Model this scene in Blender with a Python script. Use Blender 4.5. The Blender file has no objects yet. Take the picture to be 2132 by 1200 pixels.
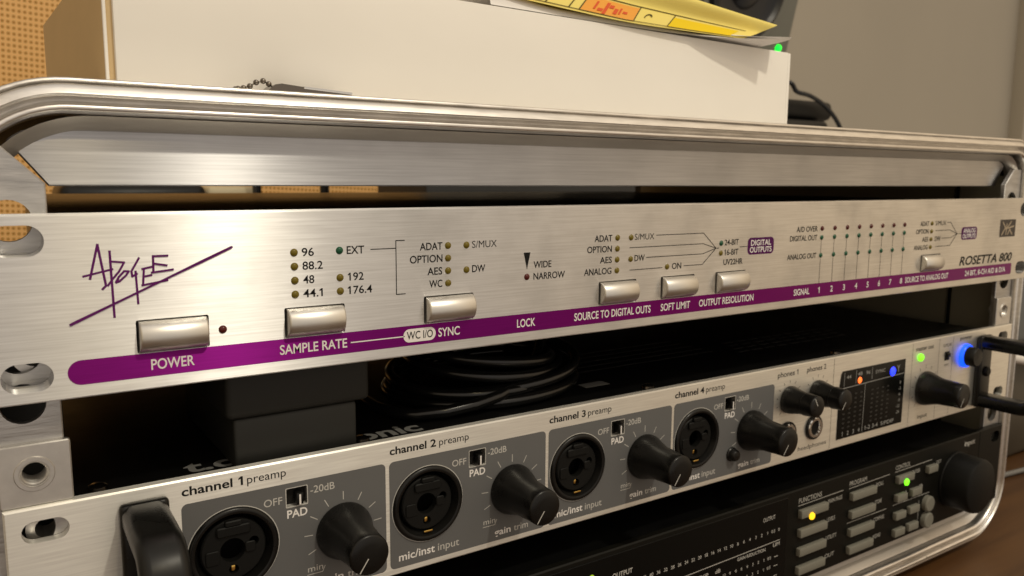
import bpy, bmesh, math, random
from mathutils import Vector, Matrix
from mathutils.geometry import tessellate_polygon

random.seed(7)
S = bpy.context.scene
C = S.collection
U = 0.001                      # every length below is written in millimetres
PI = math.pi

# ------------------------------------------------------------------ camera
cam_d = bpy.data.cameras.new('camera')
cam = bpy.data.objects.new('camera', cam_d)
C.objects.link(cam)
yaw, pitch, roll = math.radians(33.12224), math.radians(7.84057), math.radians(0.36676)
fwd = Vector((math.sin(yaw) * math.cos(pitch), math.cos(yaw) * math.cos(pitch), -math.sin(pitch)))
r0 = Vector((math.cos(yaw), -math.sin(yaw), 0))
u0 = r0.cross(fwd)
rgt = math.cos(roll) * r0 + math.sin(roll) * u0
upv = -math.sin(roll) * r0 + math.cos(roll) * u0
M = Matrix((rgt, upv, -fwd)).transposed().to_4x4()
M.translation = Vector((4.519, -210.42, 30.678)) * U
cam.matrix_world = M
cam_d.sensor_width = 36
cam_d.lens = 1653.64 / 2132 * 36
cam_d.clip_start = 0.005
cam_d.clip_end = 50
cam_d.dof.use_dof = True
cam_d.dof.focus_distance = 0.232
cam_d.dof.aperture_fstop = 28
S.camera = cam

# ------------------------------------------------------------------ room light
w = bpy.data.worlds.new('World')
S.world = w
w.use_nodes = True
nt = w.node_tree
bg = nt.nodes['Background']
tc = nt.nodes.new('ShaderNodeTexCoord')
sep = nt.nodes.new('ShaderNodeSeparateXYZ')
nt.links.new(tc.outputs['Generated'], sep.inputs[0])
ramp = nt.nodes.new('ShaderNodeValToRGB')
mr = nt.nodes.new('ShaderNodeMapRange')
mr.inputs['From Min'].default_value = -1
mr.inputs['From Max'].default_value = 1
nt.links.new(sep.outputs['X'], mr.inputs['Value'])
nt.links.new(mr.outputs['Result'], ramp.inputs['Fac'])
el = ramp.color_ramp.elements
el[0].position = 0.0; el[0].color = (0.68, 0.53, 0.34, 1)
el[1].position = 1.0; el[1].color = (0.72, 0.53, 0.33, 1)
e = el.new(0.5); e.color = (0.86, 0.775, 0.69, 1)
e = el.new(0.75); e.color = (0.90, 0.775, 0.625, 1)
e = el.new(0.9); e.color = (0.98, 0.76, 0.51, 1)
mz = nt.nodes.new('ShaderNodeMapRange')          # floor side of the room is darker than the ceiling
mz.inputs['From Min'].default_value = -0.5
mz.inputs['From Max'].default_value = 0.5
mz.inputs['To Min'].default_value = 0.55
mz.inputs['To Max'].default_value = 1.0
nt.links.new(sep.outputs['Z'], mz.inputs['Value'])
my = nt.nodes.new('ShaderNodeMapRange')          # and so is the side behind the case
my.inputs['From Min'].default_value = -0.2
my.inputs['From Max'].default_value = 0.5
my.inputs['To Min'].default_value = 1.0
my.inputs['To Max'].default_value = 0.35
nt.links.new(sep.outputs['Y'], my.inputs['Value'])
mm = nt.nodes.new('ShaderNodeMath'); mm.operation = 'MULTIPLY'
nt.links.new(mz.outputs[0], mm.inputs[0]); nt.links.new(my.outputs[0], mm.inputs[1])
nt.links.new(ramp.outputs['Color'], bg.inputs['Color'])
nt.links.new(mm.outputs[0], bg.inputs['Strength'])

def lamp(name, loc, target, size, power, color, spread=180):
    d = bpy.data.lights.new(name, 'AREA')
    d.shape = 'DISK'; d.size = size * U; d.energy = power; d.color = color
    d.spread = math.radians(spread)
    o = bpy.data.objects.new(name, d); C.objects.link(o)
    o.location = Vector(loc) * U
    o.rotation_euler = (Vector(target) - Vector(loc)).to_track_quat('-Z', 'Y').to_euler()
    return o
lamp('ceiling_lamp', (400, -900, 1180), (220, 0, 0), 60, 8.0, (1.0, 0.91, 0.73))
lamp('desk_lamp', (112, -820, 760), (60, 0, 0), 45, 0.55, (1.0, 0.80, 0.42))

S.view_settings.view_transform = 'Standard'
S.view_settings.look = 'None'
S.view_settings.exposure = 0
S.view_settings.gamma = 1
S.view_settings.use_curve_mapping = False
S.cycles.max_bounces = 8
S.cycles.use_denoising = True

# ------------------------------------------------------------------ materials
MATS = {}
def mat(name, base, rough=0.5, metal=0.0, spec=0.5, emit=None, estr=0.0, coat=0.0, noise=None, bump=None, aniso=0.0, specks=0, smudge=0.0):
    """noise=(scale_xyz, amount): colour mottling.  bump=(scale_xyz, strength, distance_mm)."""
    m = bpy.data.materials.new(name); m.use_nodes = True
    t = m.node_tree; b = t.nodes['Principled BSDF']
    b.inputs['Base Color'].default_value = (*base, 1)
    b.inputs['Roughness'].default_value = rough
    b.inputs['Metallic'].default_value = metal
    b.inputs['Specular IOR Level'].default_value = spec
    b.inputs['Coat Weight'].default_value = coat
    if emit:
        b.inputs['Emission Color'].default_value = (*emit, 1)
        b.inputs['Emission Strength'].default_value = estr
    if noise or bump or specks:
        co = t.nodes.new('ShaderNodeTexCoord')
    def field(sc, detail=3.0):
        mp = t.nodes.new('ShaderNodeMapping'); mp.inputs['Scale'].default_value = sc
        t.links.new(co.outputs['Object'], mp.inputs['Vector'])
        n = t.nodes.new('ShaderNodeTexNoise'); n.inputs['Scale'].default_value = 1.0
        n.inputs['Detail'].default_value = detail; n.inputs['Roughness'].default_value = 0.6
        t.links.new(mp.outputs[0], n.inputs['Vector'])
        return n
    if noise:
        n = field(noise[0])
        k = noise[1]
        mx = t.nodes.new('ShaderNodeMix'); mx.data_type = 'RGBA'
        mx.inputs['A'].default_value = (*[max(0, c * (1 - k)) for c in base], 1)
        mx.inputs['B'].default_value = (*[min(1, c * (1 + k)) for c in base], 1)
        t.links.new(n.outputs['Fac'], mx.inputs['Factor'])
        t.links.new(mx.outputs['Result'], b.inputs['Base Color'])
        r2 = t.nodes.new('ShaderNodeMapRange')
        r2.inputs['To Min'].default_value = max(0.02, rough * (1 - 0.5 * k)); r2.inputs['To Max'].default_value = min(1, rough * (1 + 0.5 * k))
        t.links.new(n.outputs['Fac'], r2.inputs['Value']); t.links.new(r2.outputs[0], b.inputs['Roughness'])
        if smudge:                                     # finger marks and haze: patches a little rougher than the rest
            n3 = field((42, 42, 42), 5.0)
            r3 = t.nodes.new('ShaderNodeMapRange'); r3.inputs['From Min'].default_value = 0.42; r3.inputs['From Max'].default_value = 0.68
            r3.inputs['To Min'].default_value = -0.3 * smudge; r3.inputs['To Max'].default_value = smudge
            t.links.new(n3.outputs['Fac'], r3.inputs['Value'])
            ad_ = t.nodes.new('ShaderNodeMath'); ad_.operation = 'ADD'
            t.links.new(r2.outputs[0], ad_.inputs[0]); t.links.new(r3.outputs[0], ad_.inputs[1]); t.links.new(ad_.outputs[0], b.inputs['Roughness'])
    if specks:                                        # sparse pits and dirt marks
        vo = t.nodes.new('ShaderNodeTexVoronoi'); vo.inputs['Scale'].default_value = specks
        t.links.new(co.outputs['Object'], vo.inputs['Vector'])
        lt = t.nodes.new('ShaderNodeMath'); lt.operation = 'LESS_THAN'; lt.inputs[1].default_value = 0.034
        t.links.new(vo.outputs['Distance'], lt.inputs[0])
        sc_ = t.nodes.new('ShaderNodeSeparateColor'); t.links.new(vo.outputs['Color'], sc_.inputs[0])
        gt = t.nodes.new('ShaderNodeMath'); gt.operation = 'GREATER_THAN'; gt.inputs[1].default_value = 0.55
        t.links.new(sc_.outputs[0], gt.inputs[0])
        an = t.nodes.new('ShaderNodeMath'); an.operation = 'MULTIPLY'
        t.links.new(lt.outputs[0], an.inputs[0]); t.links.new(gt.outputs[0], an.inputs[1])
        m2 = t.nodes.new('ShaderNodeMix'); m2.data_type = 'RGBA'
        t.links.new(an.outputs[0], m2.inputs['Factor'])
        if noise: t.links.new(mx.outputs['Result'], m2.inputs['A'])
        else: m2.inputs['A'].default_value = (*base, 1)
        m2.inputs['B'].default_value = (0.10, 0.085, 0.07, 1)
        t.links.new(m2.outputs['Result'], b.inputs['Base Color'])
    if bump:
        n = field(bump[0])
        bp = t.nodes.new('ShaderNodeBump'); bp.inputs['Strength'].default_value = bump[1]; bp.inputs['Distance'].default_value = bump[2] * U
        t.links.new(n.outputs['Fac'], bp.inputs['Height']); t.links.new(bp.outputs[0], b.inputs['Normal'])
    if aniso:
        b.inputs['Anisotropic'].default_value = aniso
        tg = t.nodes.new('ShaderNodeTangent'); tg.direction_type = 'UV_MAP'; tg.uv_map = 'UVMap'
        t.links.new(tg.outputs[0], b.inputs['Tangent'])
    MATS[name] = m
    return m

A = mat('brushed_aluminium', (0.84, 0.82, 0.785), 0.40, 1.0, aniso=1.0, noise=((45, 900, 1700), 0.34), bump=((60, 900, 2600), 0.45, 0.025), specks=38, smudge=0.10)
A2 = mat('silver_panel', (0.84, 0.80, 0.745), 0.42, 0.85, aniso=0.8, noise=((55, 900, 1700), 0.24), bump=((70, 900, 2600), 0.35, 0.025))
RIM = mat('extruded_aluminium', (0.76, 0.735, 0.70), 0.33, 1.0, noise=((90, 700, 700), 0.28), bump=((260, 600, 600), 0.5, 0.06), specks=70)
BAR = mat('brushed_cross_bar', (0.50, 0.50, 0.515), 0.37, 1.0, aniso=1.0, noise=((35, 700, 1500), 0.32), bump=((50, 900, 2400), 0.45, 0.025), specks=55, smudge=0.05)
RAIL = mat('plated_steel', (0.46, 0.45, 0.44), 0.40, 0.9, noise=((70, 300, 420), 0.42), bump=((90, 400, 1000), 0.8, 0.12), smudge=0.15, specks=80)
NUT = mat('zinc_plate', (0.60, 0.58, 0.55), 0.38, 0.9, noise=((200, 200, 200), 0.2), bump=((300, 300, 300), 0.45, 0.06), smudge=0.12)
HOLE = mat('dark_hole', (0.010, 0.009, 0.008), 0.8, 0, 0.2)
BTN = mat('satin_button', (0.68, 0.66, 0.62), 0.35, 0.95, noise=((60, 200, 200), 0.15), smudge=0.08)
INK = mat('black_ink', (0.010, 0.010, 0.010), 0.6, 0, 0.12)
PURPLE = mat('purple_print', (0.21, 0.010, 0.185), 0.37, 1.0, aniso=1.0, noise=((75, 900, 3000), 0.2), bump=((110, 900, 3600), 0.3, 0.02))
PUR2 = mat('purple_ink', (0.070, 0.003, 0.075), 0.45, 0.0, 0.15)
WHITE = mat('white_ink', (0.78, 0.76, 0.74), 0.5)
GREYINK = mat('pale_grey_ink', (0.50, 0.49, 0.46), 0.5)
DIMINK = mat('dim_grey_ink', (0.16, 0.16, 0.155), 0.6, 0, 0.2)
OLIVE = mat('olive_lens', (0.14, 0.105, 0.008), 0.25, 0, 0.3, coat=0.08)
GREENL = mat('dark_green_lens', (0.008, 0.075, 0.035), 0.25, 0, 0.3, coat=0.08)
REDL = mat('dark_red_lens', (0.075, 0.008, 0.006), 0.25, 0, 0.3, coat=0.08)
BLK = mat('black_paint', (0.006, 0.006, 0.006), 0.35, 0, 0.25, noise=((60, 60, 60), 0.3))
GLOSSTOP = mat('black_lid_paint', (0.014, 0.012, 0.009), 0.30, 0, 0.12, noise=((14, 50, 30), 0.5), bump=((25, 160, 160), 0.06, 0.03))
BLKTOP = mat('black_satin_paint', (0.003, 0.003, 0.003), 0.42, 0, 0.15, noise=((90, 90, 90), 0.4))
PLASTIC = mat('black_plastic', (0.0055, 0.0053, 0.0048), 0.29, 0, 0.30, noise=((90, 90, 90), 0.5), smudge=0.12, bump=((900, 900, 900), 0.12, 0.02))
PLASTIC2 = mat('matt_black_plastic', (0.0065, 0.0065, 0.006), 0.5, 0, 0.16, bump=((1500, 1500, 1500), 0.15, 0.02))
ADAPT = mat('charcoal_plastic', (0.014, 0.014, 0.0125), 0.55, 0, 0.3, bump=((1600, 1600, 1600), 0.15, 0.02))
BLOCK = mat('grey_print', (0.120, 0.121, 0.122), 0.5, 0, 0.25, noise=((50, 50, 50), 0.06))
GOLD = mat('gold_contact', (0.85, 0.56, 0.15), 0.2, 1.0)
CABLE = mat('black_cable', (0.005, 0.005, 0.005), 0.22, 0, 0.45)
CHROME = mat('chrome', (0.7, 0.7, 0.7), 0.15, 1.0)
GUN = mat('dark_metal', (0.16, 0.14, 0.12), 0.25, 1.0)
CARD = mat('white_card', (0.81, 0.785, 0.735), 0.6, 0, 0.3, noise=((22, 22, 30), 0.035), bump=((18, 18, 30), 0.5, 0.5))
TAN = mat('tan_card', (0.62, 0.46, 0.25), 0.7, 0, 0.3, noise=((25, 25, 90), 0.08))
PAPER = mat('white_paper', (0.80, 0.78, 0.76), 0.7, 0, 0.2)
YEL = mat('yellow_paper', (0.80, 0.67, 0.19), 0.65, 0, 0.2)
YEL2 = mat('bright_yellow_ink', (0.80, 0.58, 0.01), 0.6, 0, 0.2)
ORG = mat('orange_ink', (0.80, 0.36, 0.06), 0.6, 0, 0.2)
REDI = mat('red_ink', (0.65, 0.10, 0.03), 0.6, 0, 0.2)
BROWNI = mat('brown_ink', (0.10, 0.08, 0.02), 0.6, 0, 0.2)
SPK = mat('speaker_cabinet_paint', (0.15, 0.148, 0.125), 0.6, 0, 0.3, bump=((600, 600, 600), 0.15, 0.1))
CONE = mat('woofer_cone', (0.010, 0.010, 0.011), 0.35, 0, 0.4, noise=((30, 30, 30), 0.5))
RUB = mat('black_rubber', (0.008, 0.012, 0.012), 0.55, 0, 0.4)
UNIT3 = mat('black_panel_paint', (0.0060, 0.0058, 0.0045), 0.45, 0, 0.14, noise=((60, 60, 60), 0.25), bump=((1200, 1200, 1200), 0.1, 0.02))
KEY = mat('grey_key', (0.19, 0.185, 0.155), 0.6, 0, 0.25)
GLASS = mat('display_window', (0.0035, 0.0038, 0.0036), 0.2, 0, 0.15)
LINING = mat('grey_case_lining', (0.26, 0.24, 0.185), 0.8, 0, 0.2)
WIRE = mat('grey_cable', (0.15, 0.145, 0.135), 0.5)
WHITEC = mat('white_cable', (0.75, 0.72, 0.68), 0.4)
CREAM = mat('cream_paint', (0.60, 0.52, 0.34), 0.6)
SLATE = mat('slate_plastic', (0.10, 0.105, 0.105), 0.6)
LED_G = mat('lit_green_lens', (0.1, 0.5, 0.05), 0.3, emit=(0.20, 1.0, 0.01), estr=1.6)
LED_G2 = mat('lit_bright_green_lens', (0.0, 0.5, 0.02), 0.3, emit=(0.0, 1.0, 0.04), estr=2.0)
LED_O = mat('lit_orange_lens', (0.5, 0.1, 0.02), 0.3, emit=(1.0, 0.14, 0.02), estr=2.0)
LED_Y = mat('lit_amber_lens', (0.5, 0.3, 0.02), 0.3, emit=(1.0, 0.52, 0.01), estr=1.8)
LED_B = mat('lit_blue_lens', (0.02, 0.03, 0.5), 0.3, emit=(0.012, 0.03, 1.0), estr=3.0)
RING_B = mat('lit_blue_ring', (0.01, 0.05, 0.6), 0.3, emit=(0.004, 0.085, 1.0), estr=1.6)
WALL = mat('grey_beige_wall', (0.375, 0.335, 0.27), 0.85, 0, 0.2, noise=((2, 2, 1.4), 0.08), bump=((90, 90, 90), 0.1, 0.5))
LAM = mat('case_laminate', (0.012, 0.012, 0.012), 0.6)

def wood():
    m = mat('brown_wood', (0.115, 0.050, 0.013), 0.42, 0, 0.4)
    t = m.node_tree; b = t.nodes['Principled BSDF']
    co = t.nodes.new('ShaderNodeTexCoord'); mp = t.nodes.new('ShaderNodeMapping'); mp.inputs['Scale'].default_value = (4, 45, 10)
    n = t.nodes.new('ShaderNodeTexNoise'); n.inputs['Scale'].default_value = 1.6; n.inputs['Detail'].default_value = 6; n.inputs['Distortion'].default_value = 0.6
    r = t.nodes.new('ShaderNodeValToRGB')
    r.color_ramp.elements[0].position = 0.3; r.color_ramp.elements[0].color = (0.052, 0.021, 0.006, 1)
    r.color_ramp.elements[1].position = 0.75; r.color_ramp.elements[1].color = (0.120, 0.054, 0.015, 1)
    t.links.new(co.outputs['Object'], mp.inputs[0]); t.links.new(mp.outputs[0], n.inputs['Vector'])
    t.links.new(n.outputs['Fac'], r.inputs[0]); t.links.new(r.outputs[0], b.inputs['Base Color'])
    return m
WOOD = wood()

def pegboard():
    """orange board pierced by a fine grid of small holes"""
    m = mat('perforated_board', (0.62, 0.30, 0.085), 0.6, 0, 0.3)
    t = m.node_tree; b = t.nodes['Principled BSDF']; N = t.nodes.new; L = t.links.new
    co = N('ShaderNodeTexCoord'); mp = N('ShaderNodeMapping')
    mp.inputs['Rotation'].default_value = (0, math.radians(-3), 0)
    mp.inputs['Scale'].default_value = (1 / (5.6 * U), 1, 1 / (6.6 * U))
    L(co.outputs['Object'], mp.inputs[0])
    sp = N('ShaderNodeSeparateXYZ'); L(mp.outputs[0], sp.inputs[0])
    def cell(sock, k):
        f = N('ShaderNodeMath'); f.operation = 'FRACT'; L(sock, f.inputs[0])
        s = N('ShaderNodeMath'); s.operation = 'SUBTRACT'; s.inputs[1].default_value = 0.5; L(f.outputs[0], s.inputs[0])
        q = N('ShaderNodeMath'); q.operation = 'MULTIPLY'; q.inputs[1].default_value = k; L(s.outputs[0], q.inputs[0])
        p = N('ShaderNodeMath'); p.operation = 'POWER'; p.inputs[1].default_value = 2; L(q.outputs[0], p.inputs[0])
        return p
    a = cell(sp.outputs['X'], 5.6); c = cell(sp.outputs['Z'], 6.6)
    s = N('ShaderNodeMath'); s.operation = 'ADD'; L(a.outputs[0], s.inputs[0]); L(c.outputs[0], s.inputs[1])
    g = N('ShaderNodeMath'); g.operation = 'LESS_THAN'; g.inputs[1].default_value = 1.75 ** 2; L(s.outputs[0], g.inputs[0])
    mx = N('ShaderNodeMix'); mx.data_type = 'RGBA'
    mx.inputs['A'].default_value = (0.80, 0.47, 0.175, 1); mx.inputs['B'].default_value = (0.40, 0.19, 0.035, 1)
    L(g.outputs[0], mx.inputs['Factor']); L(mx.outputs['Result'], b.inputs['Base Color'])
    return m
PEG = pegboard()

# ------------------------------------------------------------------ mesh building
class MB:
    def __init__(s): s.v = []; s.f = []
    def add(s, vs, fs):
        o = len(s.v); s.v += [tuple(v) for v in vs]; s.f += [tuple(i + o for i in f) for f in fs]; return s
    def box(s, x0, y0, z0, x1, y1, z1, bev=0.0, seg=2, rot=None):
        bm = bmesh.new(); bmesh.ops.create_cube(bm, size=1)
        for v in bm.verts:
            v.co = Vector(((x0 + x1) / 2 + v.co.x * (x1 - x0), (y0 + y1) / 2 + v.co.y * (y1 - y0), (z0 + z1) / 2 + v.co.z * (z1 - z0)))
        if bev: bmesh.ops.bevel(bm, geom=bm.edges[:], offset=bev, segments=seg, profile=0.5, affect='EDGES')
        return s.bm(bm, rot)
    def bm(s, bm, rot=None):
        bm.verts.index_update()
        vs = [(rot @ v.co if rot else v.co.copy()) for v in bm.verts]
        s.add(vs, [[v.index for v in f.verts] for f in bm.faces]); bm.free(); return s
    def lathe(s, c, prof, n=40, axis='Y', sx=1.0, a0=0.0, a1=2 * PI, cap=False):
        """prof: list of (along_axis, radius)"""
        full = abs(a1 - a0 - 2 * PI) < 1e-6
        k = n if full else n + 1
        vs, fs = [], []
        for (h, r) in prof:
            for i in range(k):
                a = a0 + (a1 - a0) * i / n
                p, q = r * math.cos(a) * sx, r * math.sin(a)
                if axis == 'Y': vs.append((c[0] + p, c[1] + h, c[2] + q))
                elif axis == 'Z': vs.append((c[0] + p, c[1] + q, c[2] + h))
                else: vs.append((c[0] + h, c[1] + p, c[2] + q))
        for j in range(len(prof) - 1):
            for i in range(n):
                i2 = (i + 1) % k
                fs.append((j * k + i, j * k + i2, (j + 1) * k + i2, (j + 1) * k + i))
        for j, end in ((0, prof[0]), (len(prof) - 1, prof[-1])):
            if cap and full: fs.append([j * k + i for i in range(k)])
        return s.add(vs, fs)
    def tube(s, path, r, n=10, cap=True):
        P = [Vector(p) for p in path]; vs, fs = [], []
        up = Vector((0.13, 0.21, 0.97))
        for i, p in enumerate(P):
            d = (P[min(i + 1, len(P) - 1)] - P[max(i - 1, 0)]).normalized()
            a = d.cross(up)
            if a.length < 1e-3: a = d.cross(Vector((1, 0, 0)))
            a.normalize(); b = a.cross(d)
            for k in range(n):
                t = 2 * PI * k / n; vs.append(p + r * (math.cos(t) * a + math.sin(t) * b))
        for i in range(len(P) - 1):
            for k in range(n):
                k2 = (k + 1) % n; fs.append((i * n + k, i * n + k2, (i + 1) * n + k2, (i + 1) * n + k))
        if cap: fs += [list(range(n)), [(len(P) - 1) * n + k for k in range(n)]]
        return s.add(vs, fs)
    def prism(s, outer, holes, d0, d1, cham=0.0, plane='XZ'):
        """polygon in a plane, pushed from depth d0 (front) to d1; cham: bevel of the outer front edge"""
        def P(u, v, d): return (u, d, v) if plane == 'XZ' else ((d, u, v) if plane == 'YZ' else (u, v, d))
        sgn = 1 if d1 > d0 else -1
        def cap(loops, d):
            pts = [Vector((q[0], q[1], 0)) for l in loops for q in l]
            tr = tessellate_polygon([[Vector((q[0], q[1], 0)) for q in l] for l in loops])
            s.add([P(q.x, q.y, d) for q in pts], tr)
        def wall(la, da, lb, db):
            n = len(la); s.add([P(*q, da) for q in la] + [P(*q, db) for q in lb], [(i, (i + 1) % n, n + (i + 1) % n, n + i) for i in range(n)])
        if cham:
            ins = offset(outer, cham)
            cap([ins] + holes, d0); wall(ins, d0, outer, d0 + sgn * cham); wall(outer, d0 + sgn * cham, outer, d1)
        else:
            cap([outer] + holes, d0); wall(outer, d0, outer, d1)
        for h in holes: wall(h, d0, h, d1)
        cap([outer] + holes, d1)
        return s
    def flat(s, pts, y):
        tr = tessellate_polygon([[Vector((q[0], q[1], 0)) for q in pts]])
        return s.add([(q[0], y, q[1]) for q in pts], tr)
    def stroke(s, pts, wdt, y):
        P = [Vector((q[0], q[1])) for q in pts]
        for k_, (a, b) in enumerate(zip(P, P[1:])):
            if k_: y -= 0.0015
            d = (b - a).normalized(); n = Vector((-d.y, d.x)) * wdt / 2; e = d * wdt * 0.35
            s.add([(q.x, y, q.y) for q in (a - e - n, b + e - n, b + e + n, a - e + n)], [(0, 1, 2, 3)])
        return s
    def sweep(s, rect, prof, n=14, closed=False):
        """rect=(x0,z0,x1,z1,R) outer rounded rectangle; prof=[(inset, y)]"""
        x0, z0, x1, z1, R = rect; loops = []
        RR = R if isinstance(R, tuple) else (R,) * 4       # upper right, upper left, lower left, lower right
        for d, y in prof:
            out = []
            for k_, (cx, cz, sx, sz) in enumerate(((x1, z1, -1, -1), (x0, z1, 1, -1), (x0, z0, 1, 1), (x1, z0, -1, 1))):
                r = max(RR[k_] - d, 0.5)
                for i in range(n + 1):
                    t = math.radians(90 * k_ + 90 * i / n)
                    out.append((cx + sx * (r + d) + r * math.cos(t), y, cz + sz * (r + d) + r * math.sin(t)))
            loops.append(out)
        k = len(loops[0]); m = len(loops)
        vs = [p for l in loops for p in l]; fs = []
        for j in range(m if closed else m - 1):
            j2 = (j + 1) % m
            for i in range(k):
                i2 = (i + 1) % k; fs.append((j * k + i, j * k + i2, j2 * k + i2, j2 * k + i))
        return s.add(vs, fs)
    def text(s, body, x, z, h, y, align='L', width=None, bold=0.0, shear=0.0, flat_on=None, xs=1.0):
        """z: baseline; h: cap height; width: exact width of the words"""
        vs, fs = glyphs(body, bold, shear)
        xmin = min(v[0] for v in vs); xmax = max(v[0] for v in vs)
        k = h / CAPH; kx = width / (xmax - xmin) if width else k * xs
        W = (xmax - xmin) * kx
        ox = x - xmin * kx - (0 if align == 'L' else W if align == 'R' else W / 2)
        if flat_on is None: s.add([(ox + v[0] * kx, y, z + v[1] * k) for v in vs], fs)
        else: s.add([(ox + v[0] * kx, y + v[1] * k, flat_on) for v in vs], fs)
        return s
    def patch(s, rows, nu=48, nv=8):
        R = [[Vector(p) for p in r] for r in rows]
        def along(r, t):
            f = t * (len(r) - 1); i = min(int(f), len(r) - 2); return cr(r, i, f - i)
        def cr(r, i, t):
            p0, p1, p2, p3 = r[max(i - 1, 0)], r[i], r[i + 1], r[min(i + 2, len(r) - 1)]
            return 0.5 * ((2 * p1) + (p2 - p0) * t + (2 * p0 - 5 * p1 + 4 * p2 - p3) * t * t + (3 * p1 - p0 - 3 * p2 + p3) * t ** 3)
        vs = []; tot = nv * (len(R) - 1)
        for a in range(tot + 1):
            for b in range(nu + 1):
                col = [along(r, b / nu) for r in R]; vs.append(along(col, a / tot))
        fs = [(a * (nu + 1) + b, a * (nu + 1) + b + 1, (a + 1) * (nu + 1) + b + 1, (a + 1) * (nu + 1) + b) for a in range(tot) for b in range(nu)]
        return s.add(vs, fs)

_g = {}
def glyphs(body, bold=0.0, shear=0.0):
    key = (body, bold, shear)
    if key not in _g:
        c = bpy.data.curves.new('ink', 'FONT'); c.body = body; c.size = 1; c.offset = bold; c.shear = shear; c.resolution_u = 4
        o = bpy.data.objects.new('ink', c); me = bpy.data.meshes.new_from_object(o)
        V = [tuple(v.co) for v in me.vertices]; F = [tuple(p.vertices) for p in me.polygons]
        if '1' in body:                                   # the built-in face draws 1 as a bare stem: give it its flag
            par = list(range(len(V)))
            def root(i):
                while par[i] != i: i = par[i]
                return i
            for f in F:
                for q in f[1:]: par[root(q)] = root(f[0])
            isl = {}
            for i in range(len(V)): isl.setdefault(root(i), []).append(i)
            boxes = sorted([(min(V[i][0] for i in l), max(V[i][0] for i in l), max(V[i][1] for i in l)) for l in isl.values() if len(l) > 2])
            chars = [q for q in body if q != ' ']
            if len(boxes) == len(chars):
                for q, (xa, xb, yt_) in zip(chars, boxes):
                    if q == '1':
                        wd_ = xb - xa; o_ = len(V)
                        V += [(xa + 0.02, yt_, 0), (xa + 0.02, yt_ - 1.25 * wd_, 0), (xa - 0.135, yt_ - 0.11 - 1.15 * wd_, 0), (xa - 0.135, yt_ - 0.11 - 0.2 * wd_, 0)]
                        F.append((o_, o_ + 1, o_ + 2, o_ + 3))
        _g[key] = (V, F)
        bpy.data.objects.remove(o); bpy.data.meshes.remove(me); bpy.data.curves.remove(c)
    return _g[key]
CAPH = max(v[1] for v in glyphs('H')[0])

def offset(poly, d):
    n = len(poly); area = sum(poly[i][0] * poly[(i + 1) % n][1] - poly[(i + 1) % n][0] * poly[i][1] for i in range(n))
    sg = 1 if area > 0 else -1; out = []
    for i in range(n):
        a, b, c = Vector(poly[i - 1]), Vector(poly[i]), Vector(poly[(i + 1) % n])
        e1 = (b - a).normalized(); e2 = (c - b).normalized()
        n1 = Vector((-e1.y, e1.x)) * sg; n2 = Vector((-e2.y, e2.x)) * sg
        m = n1 + n2
        if m.length < 1e-6: m = n1
        m.normalize(); k = d / max(m.dot(n1), 0.3)
        q = b + m * k; out.append((q.x, q.y))
    return out
def rrect(x0, z0, x1, z1, r, n=6):
    out = []
    for cx, cz, a in ((x1 - r, z1 - r, 0), (x0 + r, z1 - r, 90), (x0 + r, z0 + r, 180), (x1 - r, z0 + r, 270)):
        for i in range(n + 1):
            t = math.radians(a + 90 * i / n); out.append((cx + r * math.cos(t), cz + r * math.sin(t)))
    return out
def circ(cx, cz, r, n=24): return [(cx + r * math.cos(2 * PI * i / n), cz + r * math.sin(2 * PI * i / n)) for i in range(n)]
def slot(cx, cz, w_, h_): return rrect(cx - w_ / 2, cz - h_ / 2, cx + w_ / 2, cz + h_ / 2, h_ / 2 - 0.02, 8)

def wpos(o):
    p = Vector(o.location)
    while o.parent: o = o.parent; p = p + Vector(o.location)
    return p
def obj(name, mb, m, parent=None, origin=None, ang=35):
    """one mesh object; origin (mm) is where its own zero sits"""
    org = Vector(origin) if origin else (wpos(parent) / U if parent else Vector((0, 0, 0)))
    me = bpy.data.meshes.new(name)
    me.from_pydata([((v[0] - org.x) * U, (v[1] - org.y) * U, (v[2] - org.z) * U) for v in mb.v], [], mb.f)
    bm = bmesh.new(); bm.from_mesh(me)
    bmesh.ops.remove_doubles(bm, verts=bm.verts, dist=1e-7)
    bmesh.ops.recalc_face_normals(bm, faces=bm.faces)
    uv = bm.loops.layers.uv.new('UVMap')
    for f in bm.faces:
        f.smooth = True; n = f.normal
        ax = max(range(3), key=lambda i: abs(n[i]))
        for l in f.loops:
            c = l.vert.co
            l[uv].uv = ((c.z, c.x) if ax == 1 else (c.y, c.x) if ax == 2 else (c.z, c.y))
    bm.to_mesh(me); bm.free()
    me.set_sharp_from_angle(angle=math.radians(ang))
    me.materials.append(m)
    o = bpy.data.objects.new(name, me); C.objects.link(o)
    if parent:
        o.parent = parent; o.location = org * U - wpos(parent)
    else: o.location = org * U
    return o
def thing(name, label, cat, loc=(0, 0, 0), group=None):
    o = bpy.data.objects.new(name, None); C.objects.link(o); o.location = Vector(loc) * U
    o.empty_display_size = 0.01
    o['label'] = label; o['category'] = cat
    if group: o['group'] = group
    return o
def tag(o, label, cat, group=None, kind=None):
    o['label'] = label; o['category'] = cat
    if group: o['group'] = group
    if kind: o['kind'] = kind
    return o
def dup(o, parent, dx=0, dy=0, dz=0):
    c = o.copy(); C.objects.link(c); c.parent = parent
    c.location = Vector(o.location) + Vector((dx, dy, dz)) * U
    for ch in list(o.children):
        g = ch.copy(); C.objects.link(g); g.parent = c
    return c

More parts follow.
